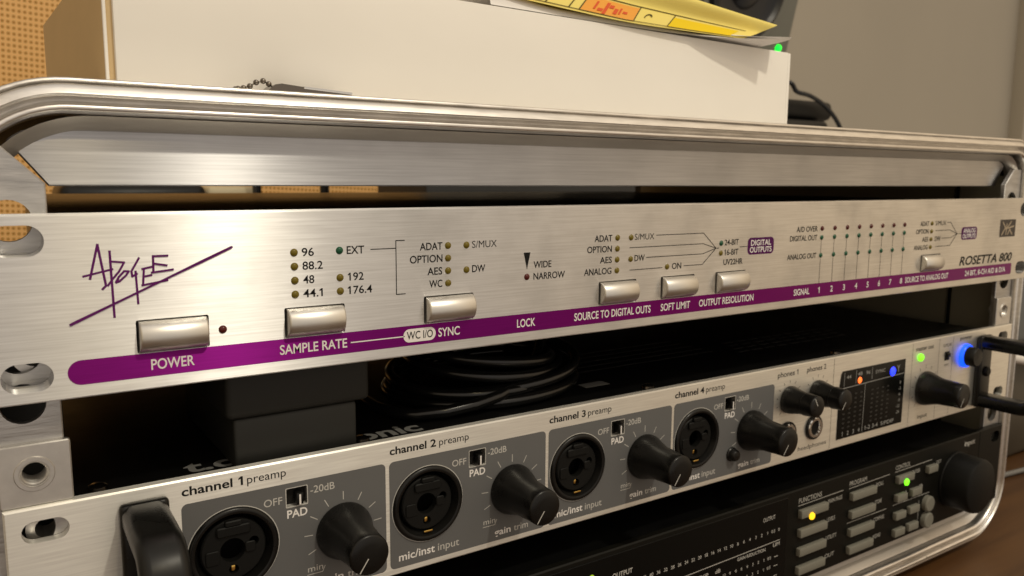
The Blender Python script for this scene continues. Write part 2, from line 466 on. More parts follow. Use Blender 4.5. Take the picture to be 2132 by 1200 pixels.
# ================================================================== setting
desk = obj('table', MB().box(-500, -400, -204, 760, 560, -179, 2), WOOD, None, (0, 0, -179)); desk['kind'] = 'structure'
desk['label'] = 'dark brown wooden table top under the rack case'
wl = obj('wall', MB().box(-1500, 1000, -700, 2555, 1040, 2200), WALL, None, (0, 1000, 0)); wl['kind'] = 'structure'
wl['label'] = 'plain grey beige wall behind the equipment'
w2 = obj('wall_return', MB().box(2555.5, 960, -700, 3600, 1040, 2200, 4), WALL, None, (2500, 980, 0)); w2['kind'] = 'structure'
w2['label'] = 'stretch of beige wall standing forward at the far right'

peg = obj('perforated_panel', MB().box(-900, 900, -300, 560, 918, 700, 1.5), PEG, None, (0, 900, 0))
tag(peg, 'orange perforated board with a fine grid of holes standing behind the case', 'perforated board')

# ================================================================== rack case
case = thing('rack_case', 'aluminium edged portable rack case with rounded corners holding three audio units', 'rack case', (241, 10, -173))
R0 = (-10.5, -173.0, 493.2, 53.8, (19, 32, 32, 32))
obj('rim', MB().sweep(R0, [(0.0, 34), (0.0, 8.0), (0.15, 6.6), (0.5, 6.0), (0.95, 6.0), (1.25, 6.6), (1.4, 7.1), (1.6, 6.5), (2.0, 5.7), (2.9, 5.2), (3.6, 4.7),
    (4.0, 4.5), (4.4, 4.8), (4.7, 5.6), (4.9, 6.9), (5.5, 7.6), (5.9, 7.2), (6.2, 6.2), (6.7, 5.6), (7.3, 5.5), (7.9, 5.9), (8.3, 6.7), (8.45, 7.6), (8.5, 16.0)], 18), RIM, case, ang=60)
LIP = mat('lip_aluminium', (0.52, 0.49, 0.45), 0.45, 0.9, noise=((40, 300, 300), 0.15))
obj('inner_lip', MB().sweep((-10.5, -173.0, 493.2, 53.8, (24, 37, 34, 34)), [(8.7, 9.6), (9.6, 10.4), (12.2, 13.6), (12.2, 15.5), (8.7, 15.5)], 18, True), LIP, case)
obj('shell', MB().sweep(R0, [(0.7, 16), (0.7, 330), (5.2, 330), (5.2, 16)], 14, True), LAM, case)
# cross bars: brushed plates between the rim and the first and last unit, with cut and rounded ends
def bar_poly(mirror):
    zc = (53.8 - 173.0) / 2
    top = 41.9
    left = [(16.3, 28.2), (8.2, 38.9), (9.4, 40.0), (11.4, 41.2), (14.2, top)]
    pts = left + [(482.6 - x, z) for x, z in reversed(left)]
    if mirror: pts = [(x, 2 * zc - z) for x, z in reversed(pts)]
    return pts
obj('cross_bar', MB().prism(bar_poly(False), [], 13.2, 15.4, 0.35), BAR, case)
obj('cross_bar', MB().prism(bar_poly(True), [], 13.2, 15.4, 0.35), BAR, case)
hz = [20.2, 4.6, -11.3, -23.6, -39.9, -55.2, -68.4, -84.3, -100.2, -113.2, -129.1]
def rail(mir):
    fx = (lambda x: 482.6 - x) if mir else (lambda x: x)
    poly = [(-1.0, 37.4), (7.0, 37.4), (15.4, 28.9), (15.4, -150), (-1.0, -150)]
    poly = [(fx(x), z) for x, z in poly]
    hs = [circ(fx(7.4), z, 4.9) for z in hz]
    rl = obj('mounting_rail', MB().prism(poly, hs, 8.15, 10.4, 0.3), RAIL, case, (fx(7), 8, -60))
    a, b = sorted((fx(-1.0), fx(0.6)))
    obj('flange', MB().box(a, 10.5, -150, b, 40, 34), LINING, rl)
    # captive nut plate clipped over the rail between the two silver units
    x0, x1 = sorted((fx(1.0), fx(16.6)))
    nt_ = obj('cage_nut', MB().prism(rrect(x0, -48.6, x1, -33.2, 0.7, 3), [circ(fx(8.6), -40.6, 3.0)], 6.2, 8.1, 0.3)
              .lathe((fx(8.6), 6.2, -40.6), [(0.0, 4.4), (-0.35, 4.2), (-0.35, 3.3), (0.4, 3.0)] + [(0.8 + 0.45 * q, 2.95 if q % 2 else 2.6) for q in range(15)], 32), NUT, rl)
    for k in (-18.0, 15.87):
        pass
    # nuts behind the lower slots of the upper unit and the slots of the middle unit
    for z in (-11.3, -55.2):
        obj('cage_nut', MB().lathe((fx(10.4), 10.45, z - 1.2), [(0, 4.6), (0.0, 2.6), (1.5, 2.4), (8, 2.4)], 24), NUT, rl)
rail(False); rail(True)
foot = obj('rubber_foot', MB().lathe((40, 60, -179), [(6.3, 12), (1, 11), (0, 10)], 24, 'Z', cap=True), RUB, case, (40, 60, -179))
dup(foot, case, 402, 0, 0); dup(foot, case, 0, 210, 0); dup(foot, case, 402, 210, 0)
obj('dark_backing_strip', MB().box(-5.0, 40.5, -150, 17.2, 42, 8, 0.4), LAM, case)  # dark strip added behind the left rail so its lower holes look black
obj('side_lining', MB().box(485.6, 45, -150, 487.4, 320, 30), LINING, case)
# small dents in the rim
# ================================================================== upper unit: converter
conv = thing('rack_converter', 'silver brushed one unit rack processor with purple stripe and handwritten purple logo', 'rack unit', (241, 0, -21.85))
BZ = -8.45                                      # button row
buttons = [(40.5, 15.9), (77.1, 16.4), (119.0, 16.3), (186.0, 16.8), (215.0, 17.4), (243.3, 18.0), (384.0, 19.4)]
buttons = [(a, 16.4) for a, b in buttons]
holes = [slot(8.4, 15.9, 11.0, 7.2), slot(8.6, -15.7, 10.6, 6.9), slot(474.0, 15.9, 11.0, 7.2), slot(474.0, -15.7, 10.6, 6.9)]
holes += [rrect(x - w_ / 2 - 0.35, BZ - 4.15, x + w_ / 2 + 0.35, BZ + 4.15, 0.5, 3) for x, w_ in buttons]
fp = obj('front_panel', MB().prism([(0, -21.85), (482.6, -21.85), (482.6, 21.85), (0, 21.85)], holes, 0, 7.9, 0.35), A, conv)
obj('chassis', MB().box(20, 8.0, -19.5, 462, 318, 20.4, 0.6), GLOSSTOP, conv)
Y = -0.04
st = [(463.2, -12.7), (464.0, -13.6), (464.0, -17.8), (463.2, -18.7)]
st = [(19.7 + 3.0 * math.cos(a), -15.7 + 3.0 * math.sin(a)) for a in [PI / 2 + PI * i / 16 for i in range(17)]] + list(reversed(st))
stripe = obj('purple_stripe', MB().flat(st, Y), PURPLE, conv)
# handwritten logo
LOGO = [[(22.7, 6.5), (24.7, 14.6), (26.0, 4.7), (25.2, 3.9)], [(21.3, 7.2), (27.6, 8.6)], [(27.2, 12.9), (27.4, -3.0)],
 [(27.1, 10.5), (30.2, 10.1), (29.0, 8.0), (27.5, 6.2), (26.4, 4.7)], [(28.7, 6.1), (28.2, 5.3), (29.0, 5.6), (30.5, 7.0), (31.1, 7.9), (30.1, 8.0), (28.9, 6.7), (28.2, 5.5)],
 [(33.5, 11.0), (31.7, 7.9), (31.8, 6.6), (32.9, 7.2)], [(32.6, 7.8), (32.8, -0.1)], [(34.5, 8.4), (34.1, 4.4)], [(34.1, 8.3), (36.2, 8.7)], [(34.4, 6.4), (36.1, 6.7)],
 [(33.9, 4.3), (39.7, 5.2)], [(36.7, 11.4), (36.6, 7.4)], [(36.6, 11.3), (40.0, 11.3)], [(36.7, 9.5), (39.7, 8.9)], [(36.2, 7.3), (41.1, 7.8)]]
lg = MB()
for k, s_ in enumerate(LOGO): lg.stroke(s_, 0.50 if k not in (0, 2) else 0.56, Y - 0.012 * (k + 1))
L0, L1 = Vector((17.8, -4.1)), Vector((55.7, 12.9)); dn = Vector((-(L1 - L0).y, (L1 - L0).x)).normalized()
wd = [(0, 0.30), (0.04, 0.36), (0.3, 0.26), (0.55, 0.25), (0.8, 0.36), (0.9, 0.34), (0.99, 0.32), (1, 0.2)]
ln = [L0.lerp(L1, t) + dn * q for t, q in wd] + [L0.lerp(L1, t) - dn * q for t, q in reversed(wd)]
lg.flat([(q.x, q.y) for q in ln], Y - 0.21)
obj('logo', lg, mat('logo_ink', (0.105, 0.005, 0.115), 0.45, 0.0, 0.2), conv)
# black lettering and lines
ink = MB()
g4 = [10.6, 6.8, 3.0, -0.8]
def lab(s, x0, x1, z, h=2.15, bold=0.012): ink.text(s, x0, z - h / 2, h, Y, 'L', x1 - x0, -0.004 if 'MUX' in s else bold)
for s, a, b, z in (('96', 73.8, 77.2, 0), ('88.2', 73.9, 79.6, 1), ('48', 74.0, 77.1, 2), ('44.1', 73.9, 79.4, 3), ('EXT', 86.6, 91.8, 0), ('192', 86.8, 91.5, 2), ('176.4', 86.7, 94.0, 3),
    ('ADAT', 109.3, 116.8, 0), ('OPTION', 106.0, 116.8, 1), ('AES', 111.7, 116.7, 2), ('WC', 112.3, 116.7, 3), ('S/MUX', 127.1, 136.0, 0), ('DW', 127.1, 131.8, 2),
    ('WIDE', 150.1, 157.2, 2), ('NARROW', 150.1, 162.8, 3), ('ADAT', 175.2, 183.0, 0), ('OPTION', 172.1, 182.9, 1), ('AES', 177.7, 183.0, 2), ('ANALOG', 170.9, 182.9, 3),
    ('S/MUX', 193.3, 202.5, 0), ('DW', 193.4, 198.2, 2), ('ON', 211.7, 216.4, 3), ('24-BIT', 239.2, 247.0, 1), ('16-BIT', 239.2, 247.0, 2), ('UV22HR', 238.9, 249.7, 3),
    ('A/D OVER', 281.8, 295.5, 0), ('DIGITAL OUT', 277.8, 295.5, 1), ('ANALOG OUT', 276.6, 295.5, 3),
    ('ADAT', 373.0, 380.3, 0), ('OPTION', 369.8, 380.4, 1), ('AES', 375.4, 380.4, 2), ('ANALOG', 368.8, 380.5, 3), ('S/MUX', 386.0, 395.4, 0), ('DW', 386.4, 391.4, 2)):
    lab(s, a, b, g4[z] + (0.1 if z else 0))
ink.text('ROSETTA 800', 410.6, -11.3, 4.3, Y, 'L', 53.0, 0.022, 0.22)
LN = [[(93.8, 10.5), (101.6, 10.5)], [(104.3, 12.7), (101.6, 12.7), (101.6, -3.0), (104.4, -3.0)], [(203.6, 10.9), (227.5, 10.9), (234.3, 5.1)], [(191.0, 6.9), (227.5, 6.9), (234.3, 5.0)],
 [(198.9, 3.1), (227.5, 3.1), (234.3, 4.9)], [(191.3, -1.0), (206.9, -1.0)], [(217.8, -0.9), (227.4, -0.9), (234.3, 4.8)], [(234.3, 4.9), (236.2, 4.9)], [(247.9, 4.9), (252.1, 4.9)],
 [(396.4, 10.8), (399.5, 10.8), (406.0, 5.1)], [(386.6, 7.0), (399.2, 7.0), (406.0, 5.0)], [(392.4, 3.2), (400.5, 3.2), (406.0, 4.9)], [(387.4, -0.7), (400.2, -0.7), (406.0, 4.8)], [(406.0, 4.9), (410.5, 4.9)]]
for k, l in enumerate(LN): ink.stroke(l, 0.26, Y - 0.002 * (k + 1))
cols = [298.6 + 8.77 * k for k in range(8)]
for x in cols:
    ink.stroke([(x - 0.2, 5.9), (x - 0.2, 0.3)], 0.2, Y); ink.stroke([(x - 0.2, -2.0), (x - 0.2, -12.6)], 0.2, Y)
ink.flat([(146.2, 7.2), (148.8, 7.2), (147.5, 1.7)], Y)
obj('black_lettering', ink, INK, conv)
# white lettering in the stripe
wi = MB(); Y2 = Y - 0.05
for s, a, b in (('POWER', 34.9, 45.1), ('SAMPLE RATE', 67.0, 86.1), ('SYNC', 115.2, 122.6), ('LOCK', 143.8, 150.9), ('SOURCE TO DIGITAL OUTS', 167.0, 201.7), ('SOFT LIMIT', 206.7, 221.6),
                ('OUTPUT RESOLUTION', 226.4, 257.0), ('SIGNAL', 282.0, 292.2), ('SOURCE TO ANALOG OUT', 363.4, 401.0), ('24 BIT, 8-CH A/D & D/A', 416.7, 457.5)):
    wi.text(s, a, -16.95, 2.55, Y2, 'L', b - a, 0.014)
for k, x in enumerate(cols): wi.text(str(k + 1), x, -16.95, 2.5, Y2, 'C', None, 0.015)
wi.stroke([(87.3, -15.75), (103.9, -15.75)], 0.32, Y2)
wi.flat(rrect(103.6, -17.7, 114.3, -13.7, 1.95, 6), Y2)
obj('white_lettering', wi, WHITE, stripe)
pb = MB(); pb.text('WC I/O', 104.7, -16.8, 2.3, Y2 - 0.05, 'L', 8.6, 0.006)
obj('black_lettering', pb, INK, stripe)
for bx0, bz0, bx1, bz1, first in ((252.3, 1.5, 267.8, 8.2, 'DIGITAL'), (410.3, 1.6, 425.2, 8.0, 'ANALOG')):
    bdg = obj('purple_badge', MB().flat(rrect(bx0, bz0, bx1, bz1, 1.8, 6), Y), PUR2, conv)
    bt = MB(); xm = (bx0 + bx1) / 2; wd_ = bx1 - bx0 - 2.6
    bt.text(first, xm, 5.1, 2.1, Y2, 'C', wd_ - 1.0, 0.014); bt.text('OUTPUTS', xm, 2.35, 2.1, Y2, 'C', wd_, 0.014)
    obj('white_lettering', bt, WHITE, bdg)
em = MB().flat(rrect(448.2, 1.7, 464.6, 10.9, 0.4, 2), Y)
obj('emblem', em, mat('dark_print', (0.030, 0.022, 0.018), 0.5), conv)
e2 = MB()
for l in ([(451, 9.4), (455, 5.6), (459.5, 9.6)], [(450.5, 3.0), (453.5, 6.2)], [(455.2, 8.6), (454.8, 3.0)], [(456.6, 3.0), (458.4, 5.6), (461.2, 3.0)], [(457, 6.3), (462.5, 7.2)]): e2.stroke(l, 0.85, Y2 - 0.01 * len(e2.v) / 10)
obj('emblem_mark', e2, mat('beige_print', (0.36, 0.29, 0.20), 0.5), conv)
# push buttons
def button_mb(cx, cz, wid, hgt=7.6, out=3.9, y0=0.0):
    mb = MB(); n = 14; sec = []
    for i in range(n + 1):
        t = -1 + 2 * i / n
        sec.append((y0 - out * math.sqrt(max(0, 1 - (0.97 * t) ** 2)) + 0.5, cz + t * hgt / 2))
    rows = []
    for x, k in ((-wid / 2, 0.80), (-wid / 2 + 0.15, 0.92), (-wid / 2 + 0.5, 1.0), (wid / 2 - 0.5, 1.0), (wid / 2 - 0.15, 0.92), (wid / 2, 0.80)):
        rows.append([(cx + x, y0 + 4)] + [] and None or [(cx + x, 4.0 + y0, sec[0][1])] + [(cx + x, (yy - y0) * k + y0, zz) for yy, zz in sec] + [(cx + x, 4.0 + y0, sec[-1][1])])
    m_ = len(rows[0]); vs = [p for r in rows for p in r]; fs = []
    for a in range(len(rows) - 1):
        for b in range(m_ - 1): fs.append((a * m_ + b, a * m_ + b + 1, (a + 1) * m_ + b + 1, (a + 1) * m_ + b))
    fs += [list(range(m_)), [(len(rows) - 1) * m_ + b for b in range(m_)]]
    return mb.add(vs, fs)
b0 = obj('push_button', button_mb(buttons[0][0], BZ, 16.0), BTN, conv, (buttons[0][0], 0, BZ), ang=50)
for k, (x, w_) in enumerate(buttons[1:]):
    q = dup(b0, conv, x - buttons[0][0], (0.15, -0.1, 0.25, 0.05, -0.15, 0.2)[k])
    q.rotation_euler = (math.radians((0.8, -0.5, 1.0, -0.8, 0.4, 0.9)[k]), math.radians((0.3, -0.35, 0.2, 0.4, -0.3, 0.25)[k]), 0)
# indicator lenses
def led_mb(c, r=0.92): return MB().lathe(c, [(0.0, r + 0.16), (-0.12, r + 0.1), (-0.14, r), (-0.3, r * 0.92), (-0.5, r * 0.6), (-0.58, 0.01)], 18)
def led_row(kind, m_, pts):
    a = obj('indicator_lens', led_mb((pts[0][0], 0, pts[0][1])), m_, conv, (pts[0][0], 0, pts[0][1]), ang=60)
    for q in pts[1:]: dup(a, conv, q[0] - pts[0][0], 0, q[1] - pts[0][1])
led_row('olive', OLIVE, [(71.7, z) for z in g4] + [(84.5, 3.0), (84.5, -0.8)] + [(118.7, z) for z in g4] + [(125.1, 10.5), (125.1, 2.9)] + [(185.4, z) for z in g4] +
        [(191.6, 10.5), (191.6, 2.9), (209.3, -0.8), (237.3, 2.9)] + [(383.0, z) for z in g4])
led_row('green', GREENL, [(84.5, 10.6), (237.3, 6.7)] + [(x, 6.8) for x in cols] + [(x, -0.8) for x in cols])
led_row('red', REDL, [(147.5, -0.7), (52.4, -8.5)] + [(x, 10.6) for x in cols])

# ================================================================== middle unit: audio interface
ifc = thing('audio_interface', 'silver four channel preamp rack unit with black knobs and black carrying handles', 'rack unit', (241, 5, -92.5))
K = 5.0; KT, KB = -48.7, -92.5
kh = [slot(10.0, -54.9, 10.2, 5.6), slot(472.9, -54.9, 10.2, 5.6), slot(472.9, -86.5, 10.2, 5.6), slot(10.0, -86.5, 10.2, 5.6)]
pads = [71.9 + 60.02 * k for k in range(4)]
pads = [71.9, 131.95, 192.0, 252.05]
kh += [rrect(x - 3.0, -62.6, x + 3.0, -57.2, 0.25, 2) for x in pads]
sock = [54.05 + 59.8 * k for k in range(4)]
kh += [circ(x, -71.4, 10.6, 40) for x in sock]
obj('front_panel', MB().prism([(1.4, KB), (482.4, KB), (482.4, KT), (1.4, KT)], kh, K, K + 3, 0.45), A2, ifc)
obj('chassis', MB().box(17.5, K + 3.05, -52.4, 464.5, 225, -51, 0.4).box(17.6, K + 18, -91, 464.4, 224.9, -52.45, 0.4), BLKTOP, ifc)
Yk = K - 0.03
bx = [40.9, 100.6, 160.6, 220.4]; bxe = [99.4, 159.4, 219.3, 279.4]
bl = MB()
for a, b, x, pd in zip(bx, bxe, sock, pads):
    outer = rrect(a, -90.4, b, -55.5, 1.6, 5)
    holes_ = [circ(x, -71.4, 10.7, 40), rrect(pd - 3.05, -62.65, pd + 3.05, -57.15, 0.25, 2)]
    loops = [outer] + holes_
    pts = [q for l in loops for q in l]
    bl.add([(q[0], Yk, q[1]) for q in pts], tessellate_polygon([[Vector((q[0], q[1], 0)) for q in l] for l in loops]))
obj('grey_field', bl, BLOCK, ifc)
ki = MB()
for k in range(4):
    x = bx[k] + 0.3
    vs_ = 15.6
    ki.text('channel %d' % (k + 1), x, -53.2, 2.35, Yk, 'L', 15.9, 0.022); ki.text('preamp', x + 17.0, -53.2, 2.35, Yk, 'L', 10.8, 0.0)
ki.text('phones 1', 281.2, -53.2, 2.2, Yk, 'L', 13.6, 0.012); ki.text('phones 2', 300.8, -53.2, 2.2, Yk, 'L', 13.6, 0.012)
ki.text('master out', 386.5, -53.6, 2.0, Yk, 'L', 16, 0.012); ki.text('input', 392.0, -89.3, 2.0, Yk, 'L', 9, 0.01)
ki.text('S/PDIF', 411.6, -54.4, 1.6, Yk, 'L', 8, 0.0); ki.text('on', 413.8, -64.6, 1.5, Yk, 'L', 4, 0.0)
ki.text('power', 427.8, -52.2, 1.8, Yk, 'L', 12, 0.01)
ki.text('1', 289.6, -89.6, 2.0, Yk, 'C', None, 0.01); ki.text('headphones', 297.5, -88.8, 1.9, Yk, 'L', 20, 0.0)
for x0 in (320.2, 383.6, 407.8, 421.0): ki.stroke([(x0, -49.5), (x0, -91.5)], 0.18, Yk)
for cx in (289.6, 309.0):
    for k in range(11):
        a = math.radians(225 - 27 * k); ki.stroke([(cx + 7.4 * math.cos(a), -63.8 + 7.4 * math.sin(a)), (cx + 8.6 * math.cos(a), -63.8 + 8.6 * math.sin(a))], 0.22, Yk)
for k in range(11):
    a = math.radians(225 - 27 * k); ki.stroke([(396.8 + 10.3 * math.cos(a), -73.7 + 10.3 * math.sin(a)), (396.8 + 12 * math.cos(a), -73.7 + 12 * math.sin(a))], 0.22, Yk)
obj('black_lettering', ki, INK, ifc)
kw = MB(); kw2 = MB(); Yk2 = Yk - 0.03
knx = [85.8, 145.6, 205.5, 265.3]; knz = -73.4
for k in range(4):
    kw2.text('OFF', pads[k] - 4.2, -61.2, 2.1, Yk2, 'R', 5.2, 0.004); kw2.text('-20dB', pads[k] + 4.0, -59.9, 2.1, Yk2, 'L', 7.3, 0.004)
    kw.text('PAD', pads[k], -65.9, 2.3, Yk2, 'C', 5.9, 0.02)
    kw.text('mic/inst', bx[k] + 2.9, -88.2, 2.5, Yk2, 'L', 12.6, 0.014); kw2.text('input', bx[k] + 16.6, -88.2, 2.5, Yk2, 'L', 7.8, 0.002)
    kw.text('gain', knx[k] - 7.0, -88.6, 2.3, Yk2, 'L', 6.5, 0.014); kw2.text('trim', knx[k] + 0.8, -88.6, 2.3, Yk2, 'L', 5.8, 0.002)
    kw2.text('min', knx[k] - 11.3, -83.8, 1.9, Yk2, 'L', 4.6, 0.0)
    kw2.stroke([(knx[k] - 11.5, -84.6), (knx[k] - 6.9, -84.6), (knx[k] - 6.1, -82.9)], 0.2, Yk2)
    for j in range(1, 10):
        a = math.radians(233 - 28.6 * j); kw2.stroke([(knx[k] + 9.6 * math.cos(a), knz + 9.6 * math.sin(a)), (knx[k] + 12.0 * math.cos(a), knz + 12.0 * math.sin(a))], 0.24, Yk2)
    for r_ in ([rrect(pads[k] - 3.25, -62.85, pads[k] + 3.25, -56.95, 0.3, 2), rrect(pads[k] - 3.05, -62.65, pads[k] + 3.05, -57.15, 0.25, 2)],):
        pts = [q for l in r_ for q in l]
        kw2.add([(q[0], Yk2, q[1]) for q in pts], tessellate_polygon([[Vector((q[0], q[1], 0)) for q in l] for l in r_]))
    ring = [circ(sock[k], -71.4, 12.55, 48), circ(sock[k], -71.4, 12.3, 48)]
    pts = [q for l in ring for q in l]
    kw2.add([(q[0], Yk2, q[1]) for q in pts], tessellate_polygon([[Vector((q[0], q[1], 0)) for q in l] for l in ring]))
obj('white_lettering', kw, WHITE, ifc); obj('pale_lettering', kw2, GREYINK, ifc)
# combined microphone and jack sockets
def socket(cx, cz):
    o = obj('combo_socket', MB().lathe((cx, K, cz), [(-0.06, 12.3), (-0.5, 12.2), (-0.9, 11.8), (-1.0, 11.2), (-0.8, 10.6), (0.3, 10.2), (1.8, 9.7), (2.2, 9.4), (3.2, 9.3), (12.0, 9.2)], 56), PLASTIC, ifc, (cx, K, cz), ang=50)
    core = MB()
    hs = [circ(cx - 0.3, cz - 0.2, 3.4, 28)] + [circ(cx + 5.7 * math.cos(math.radians(a)), cz + 5.7 * math.sin(math.radians(a)) - 0.2, 1.35, 16) for a in (14, 268)]
    core.prism(circ(cx, cz, 8.85, 48), hs, K + 0.5, K + 2.9, 0.4)
    core.prism(rrect(cx - 4.6, cz + 4.2, cx + 4.6, cz + 7.0, 0.7, 3), [], K - 0.35, K + 0.6, 0.3)
    core.prism(rrect(cx - 2.3, cz + 7.0, cx + 2.3, cz + 8.6, 0.5, 3), [], K - 0.6, K + 0.6, 0.3)
    core.prism(rrect(cx + 3.0, cz - 1.6, cx + 5.8, cz + 1.4, 0.6, 3), [], K - 0.1, K + 0.45, 0.2)
    core.prism(rrect(cx - 7.6, cz - 3.4, cx - 3.9, cz + 0.6, 0.6, 3), [], K + 0.1, K + 0.45, 0.15)
    obj('socket_core', core, PLASTIC2, o)
    obj('contact', MB().box(cx - 1.6, K - 0.25, cz - 9.5, cx + 1.4, K + 0.3, cz - 8.9, 0.12).box(cx - 0.7, K + 1.2, cz - 6.6, cx + 0.3, K + 2.2, cz - 5.0, 0.12), GOLD, o)
    obj('socket_back', MB().lathe((cx, K, cz), [(12.0, 9.2), (12.5, 9.2)], 24, cap=True), HOLE, o)
    return o
s0 = socket(sock[0], -71.4)
for x in sock[1:]: dup(s0, ifc, x - sock[0])
# slide switches
p0 = obj('pad_switch', MB().box(pads[0] - 2.9, K + 2.0, -62.5, pads[0] + 2.9, K + 2.9, -57.3), HOLE, ifc, (pads[0], K, -59.9))
obj('switch_lever', MB().box(pads[0] - 0.4, K - 1.2, -62.0, pads[0] + 1.6, K + 2, -58.6, 0.25), PLASTIC, p0)
obj('lever_mark', MB().box(pads[0] + 0.35, K - 1.28, -62.0, pads[0] + 0.85, K - 1.2, -59.0), WHITE, p0)
for x in pads[1:]: dup(p0, ifc, x - pads[0])
# rotary knobs
def knob(name, cx, cz, rb, rt, L, ang_deg, m_=PLASTIC, y=K, waist=0.82, pm=GREYINK):
    prof = [(-0.25, rb * 0.98), (-0.3, rb), (-1.2, rb), (-1.8, rb * 0.985), (-3.2, rb * 0.93), (-5.5, rb * 0.84), (-8.5, rb * 0.75), (-L * 0.62, rt * 1.06), (-L * 0.8, rt * 1.01), (-L + 0.7, rt), (-L + 0.25, rt * 0.97), (-L, rt * 0.90), (-L - 0.12, rt * 0.5), (-L - 0.14, 0.01)]
    o = obj(name, MB().lathe((cx, y, cz), prof, 48), m_, ifc, (cx, y, cz), ang=40)
    a = math.radians(ang_deg); ca, sa = math.cos(a), math.sin(a)
    mk = MB(); q = 0.16
    for r1, r2, d1, d2 in ((rt * 0.15, rt * 0.93, -L - 0.19, -L - 0.10),):
        P = [Vector((cx + r1 * ca, y + d1, cz + r1 * sa)), Vector((cx + r2 * ca, y + d2, cz + r2 * sa))]
        n = Vector((-sa, 0, ca)) * q
        mk.add([P[0] - n, P[1] - n, P[1] + n, P[0] + n], [(0, 1, 2, 3)])
    obj('pointer', mk, pm, o)
    return o
k0 = knob('gain_knob', knx[0], knz, 8.6, 5.9, 19.5, 236)
for x in knx[1:]: dup(k0, ifc, x - knx[0])
knob('phones_knob', 289.6, -63.8, 6.1, 4.7, 14.5, 118); knob('phones_knob', 309.0, -63.8, 6.1, 4.7, 14.5, 238)
knob('master_knob', 396.8, -73.7, 8.8, 6.1, 20.0, 240)
# phones jacks, small black push button
def jack(cx, cz):
    o = obj('phones_jack', MB().lathe((cx, K, cz), [(0, 5.6), (-0.8, 5.6), (-1.1, 5.3), (-1.1, 4.7)], 36), PLASTIC, ifc, (cx, K, cz))
    obj('metal_ring', MB().lathe((cx, K, cz), [(-1.1, 4.7), (-1.5, 4.4), (-1.5, 3.4), (-0.9, 3.1), (-0.3, 3.0)], 36), CHROME, o)
    obj('jack_hole', MB().lathe((cx, K, cz), [(-0.3, 3.1), (-0.2, 3.1)], 24, cap=True), HOLE, o)
    return o
j0 = jack(307.6, -79.3); dup(j0, ifc, -18.4)
obj('round_button', MB().lathe((254.0, K, -81.8), [(0, 3.0), (-0.5, 3.0), (-0.9, 2.6), (-2.6, 2.4), (-3.2, 1.9), (-3.4, 0.01)], 28), PLASTIC, ifc)
# meter window
dsp = obj('meter_window', MB().prism([(325.0, -88.6), (377.6, -88.6), (377.6, -56.2), (327.0, -56.2), (326.1, -57.4), (325.6, -60.0), (325.0, -64.0)], [], K - 0.25, K - 0.05, 0.1), GLASS, ifc)
dl = MB(); Yd = K - 0.30
dl.stroke([(325.6, -64.4), (376.6, -63.2)], 0.35, Yd); dl.stroke([(344.8, -63.8), (344.4, -87.6)], 0.3, Yd - 0.01); dl.stroke([(349.8, -57), (349.8, -62.6)], 0.3, Yd - 0.01); dl.stroke([(337.2, -57), (337.2, -63)], 0.25, Yd - 0.012); dl.stroke([(328.2, -57), (328.2, -63.5)], 0.25, Yd - 0.012)
for k, s_ in enumerate(('1', '2', '3', '4')): dl.text(s_, 329.0 + 4.3 * k, -87.4, 2.0, Yd, 'C', None, 0.01)
dl.text('1-2', 348.6, -87.2, 1.9, Yd, 'C', 4.6, 0.01); dl.text('3-4', 354.8, -87.2, 1.9, Yd, 'C', 4.6, 0.01); dl.text('S/PDIF', 365.0, -87.2, 1.8, Yd, 'C', 11, 0.01)
for k, s_ in enumerate(('0', '-3', '-6', '-9', '-12', '-24')): dl.text(s_, 374.6, -68.3 - 3.0 * k, 1.5, Yd, 'R', None, 0.01)
dl.text('44', 331.6, -60.2, 1.7, Yd, 'C', 3.4, 0.01); dl.text('48', 340.2, -59.7, 1.7, Yd, 'C', 3.4, 0.01); dl.text('96', 346.6, -59.9, 1.7, Yd, 'C', 3.2, 0.01); dl.text('SYNC', 356.5, -60.4, 1.6, Yd, 'C', 8, 0.01); dl.text('Y', 371.6, -62.0, 3.4, Yd, 'C', 2.6, 0.01)
obj('window_lettering', dl, mat('window_ink', (0.26, 0.26, 0.25), 0.5), dsp)
dd = MB()
for c_ in range(8):
    for r_ in range(8):
        x = 329.2 + 4.3 * c_ + (4.5 if c_ > 3 else 0); z = -68 - 2.2 * r_
        dd.flat(rrect(x - 0.9, z - 0.4, x + 0.9, z + 0.4, 0.2, 1), Yd)
obj('meter_segments', dd, mat('unlit_segment', (0.012, 0.013, 0.013), 0.4), dsp)
obj('orange_lamp', MB().lathe((340.2, Yd, -62.0), [(0, 1.55), (-0.25, 1.3), (-0.35, 0.01)], 20), LED_O, dsp)
obj('blue_lamp', MB().lathe((366.9, Yd, -61.2), [(0, 2.3), (-0.3, 2.0), (-0.45, 0.01)], 20), LED_B, dsp)
obj('green_lamp', MB().lathe((391.0, K, -57.2), [(0, 2.0), (-0.8, 1.8), (-1.4, 1.0), (-1.6, 0.01)], 20), LED_G, ifc)
# output slide switch
q0 = obj('slide_switch', MB().box(413.6, K - 0.3, -61.6, 417.8, K + 0.6, -57.0, 0.15), HOLE, ifc)
obj('switch_lever', MB().box(414.4, K - 1.4, -59.6, 417.0, K - 0.25, -57.6, 0.2), PLASTIC, q0)
# illuminated power button
pwr = obj('power_ring', MB().lathe((434.0, K, -61.2), [(0, 6.4), (-0.7, 6.4), (-1.5, 6.2), (-2.0, 5.8), (-2.0, 5.0)], 40), RING_B, ifc)
obj('power_button', MB().lathe((434.0, K, -61.2), [(-1.5, 5.2), (-6.0, 5.0), (-6.8, 4.5), (-7.0, 0.01)], 36), PLASTIC, pwr)
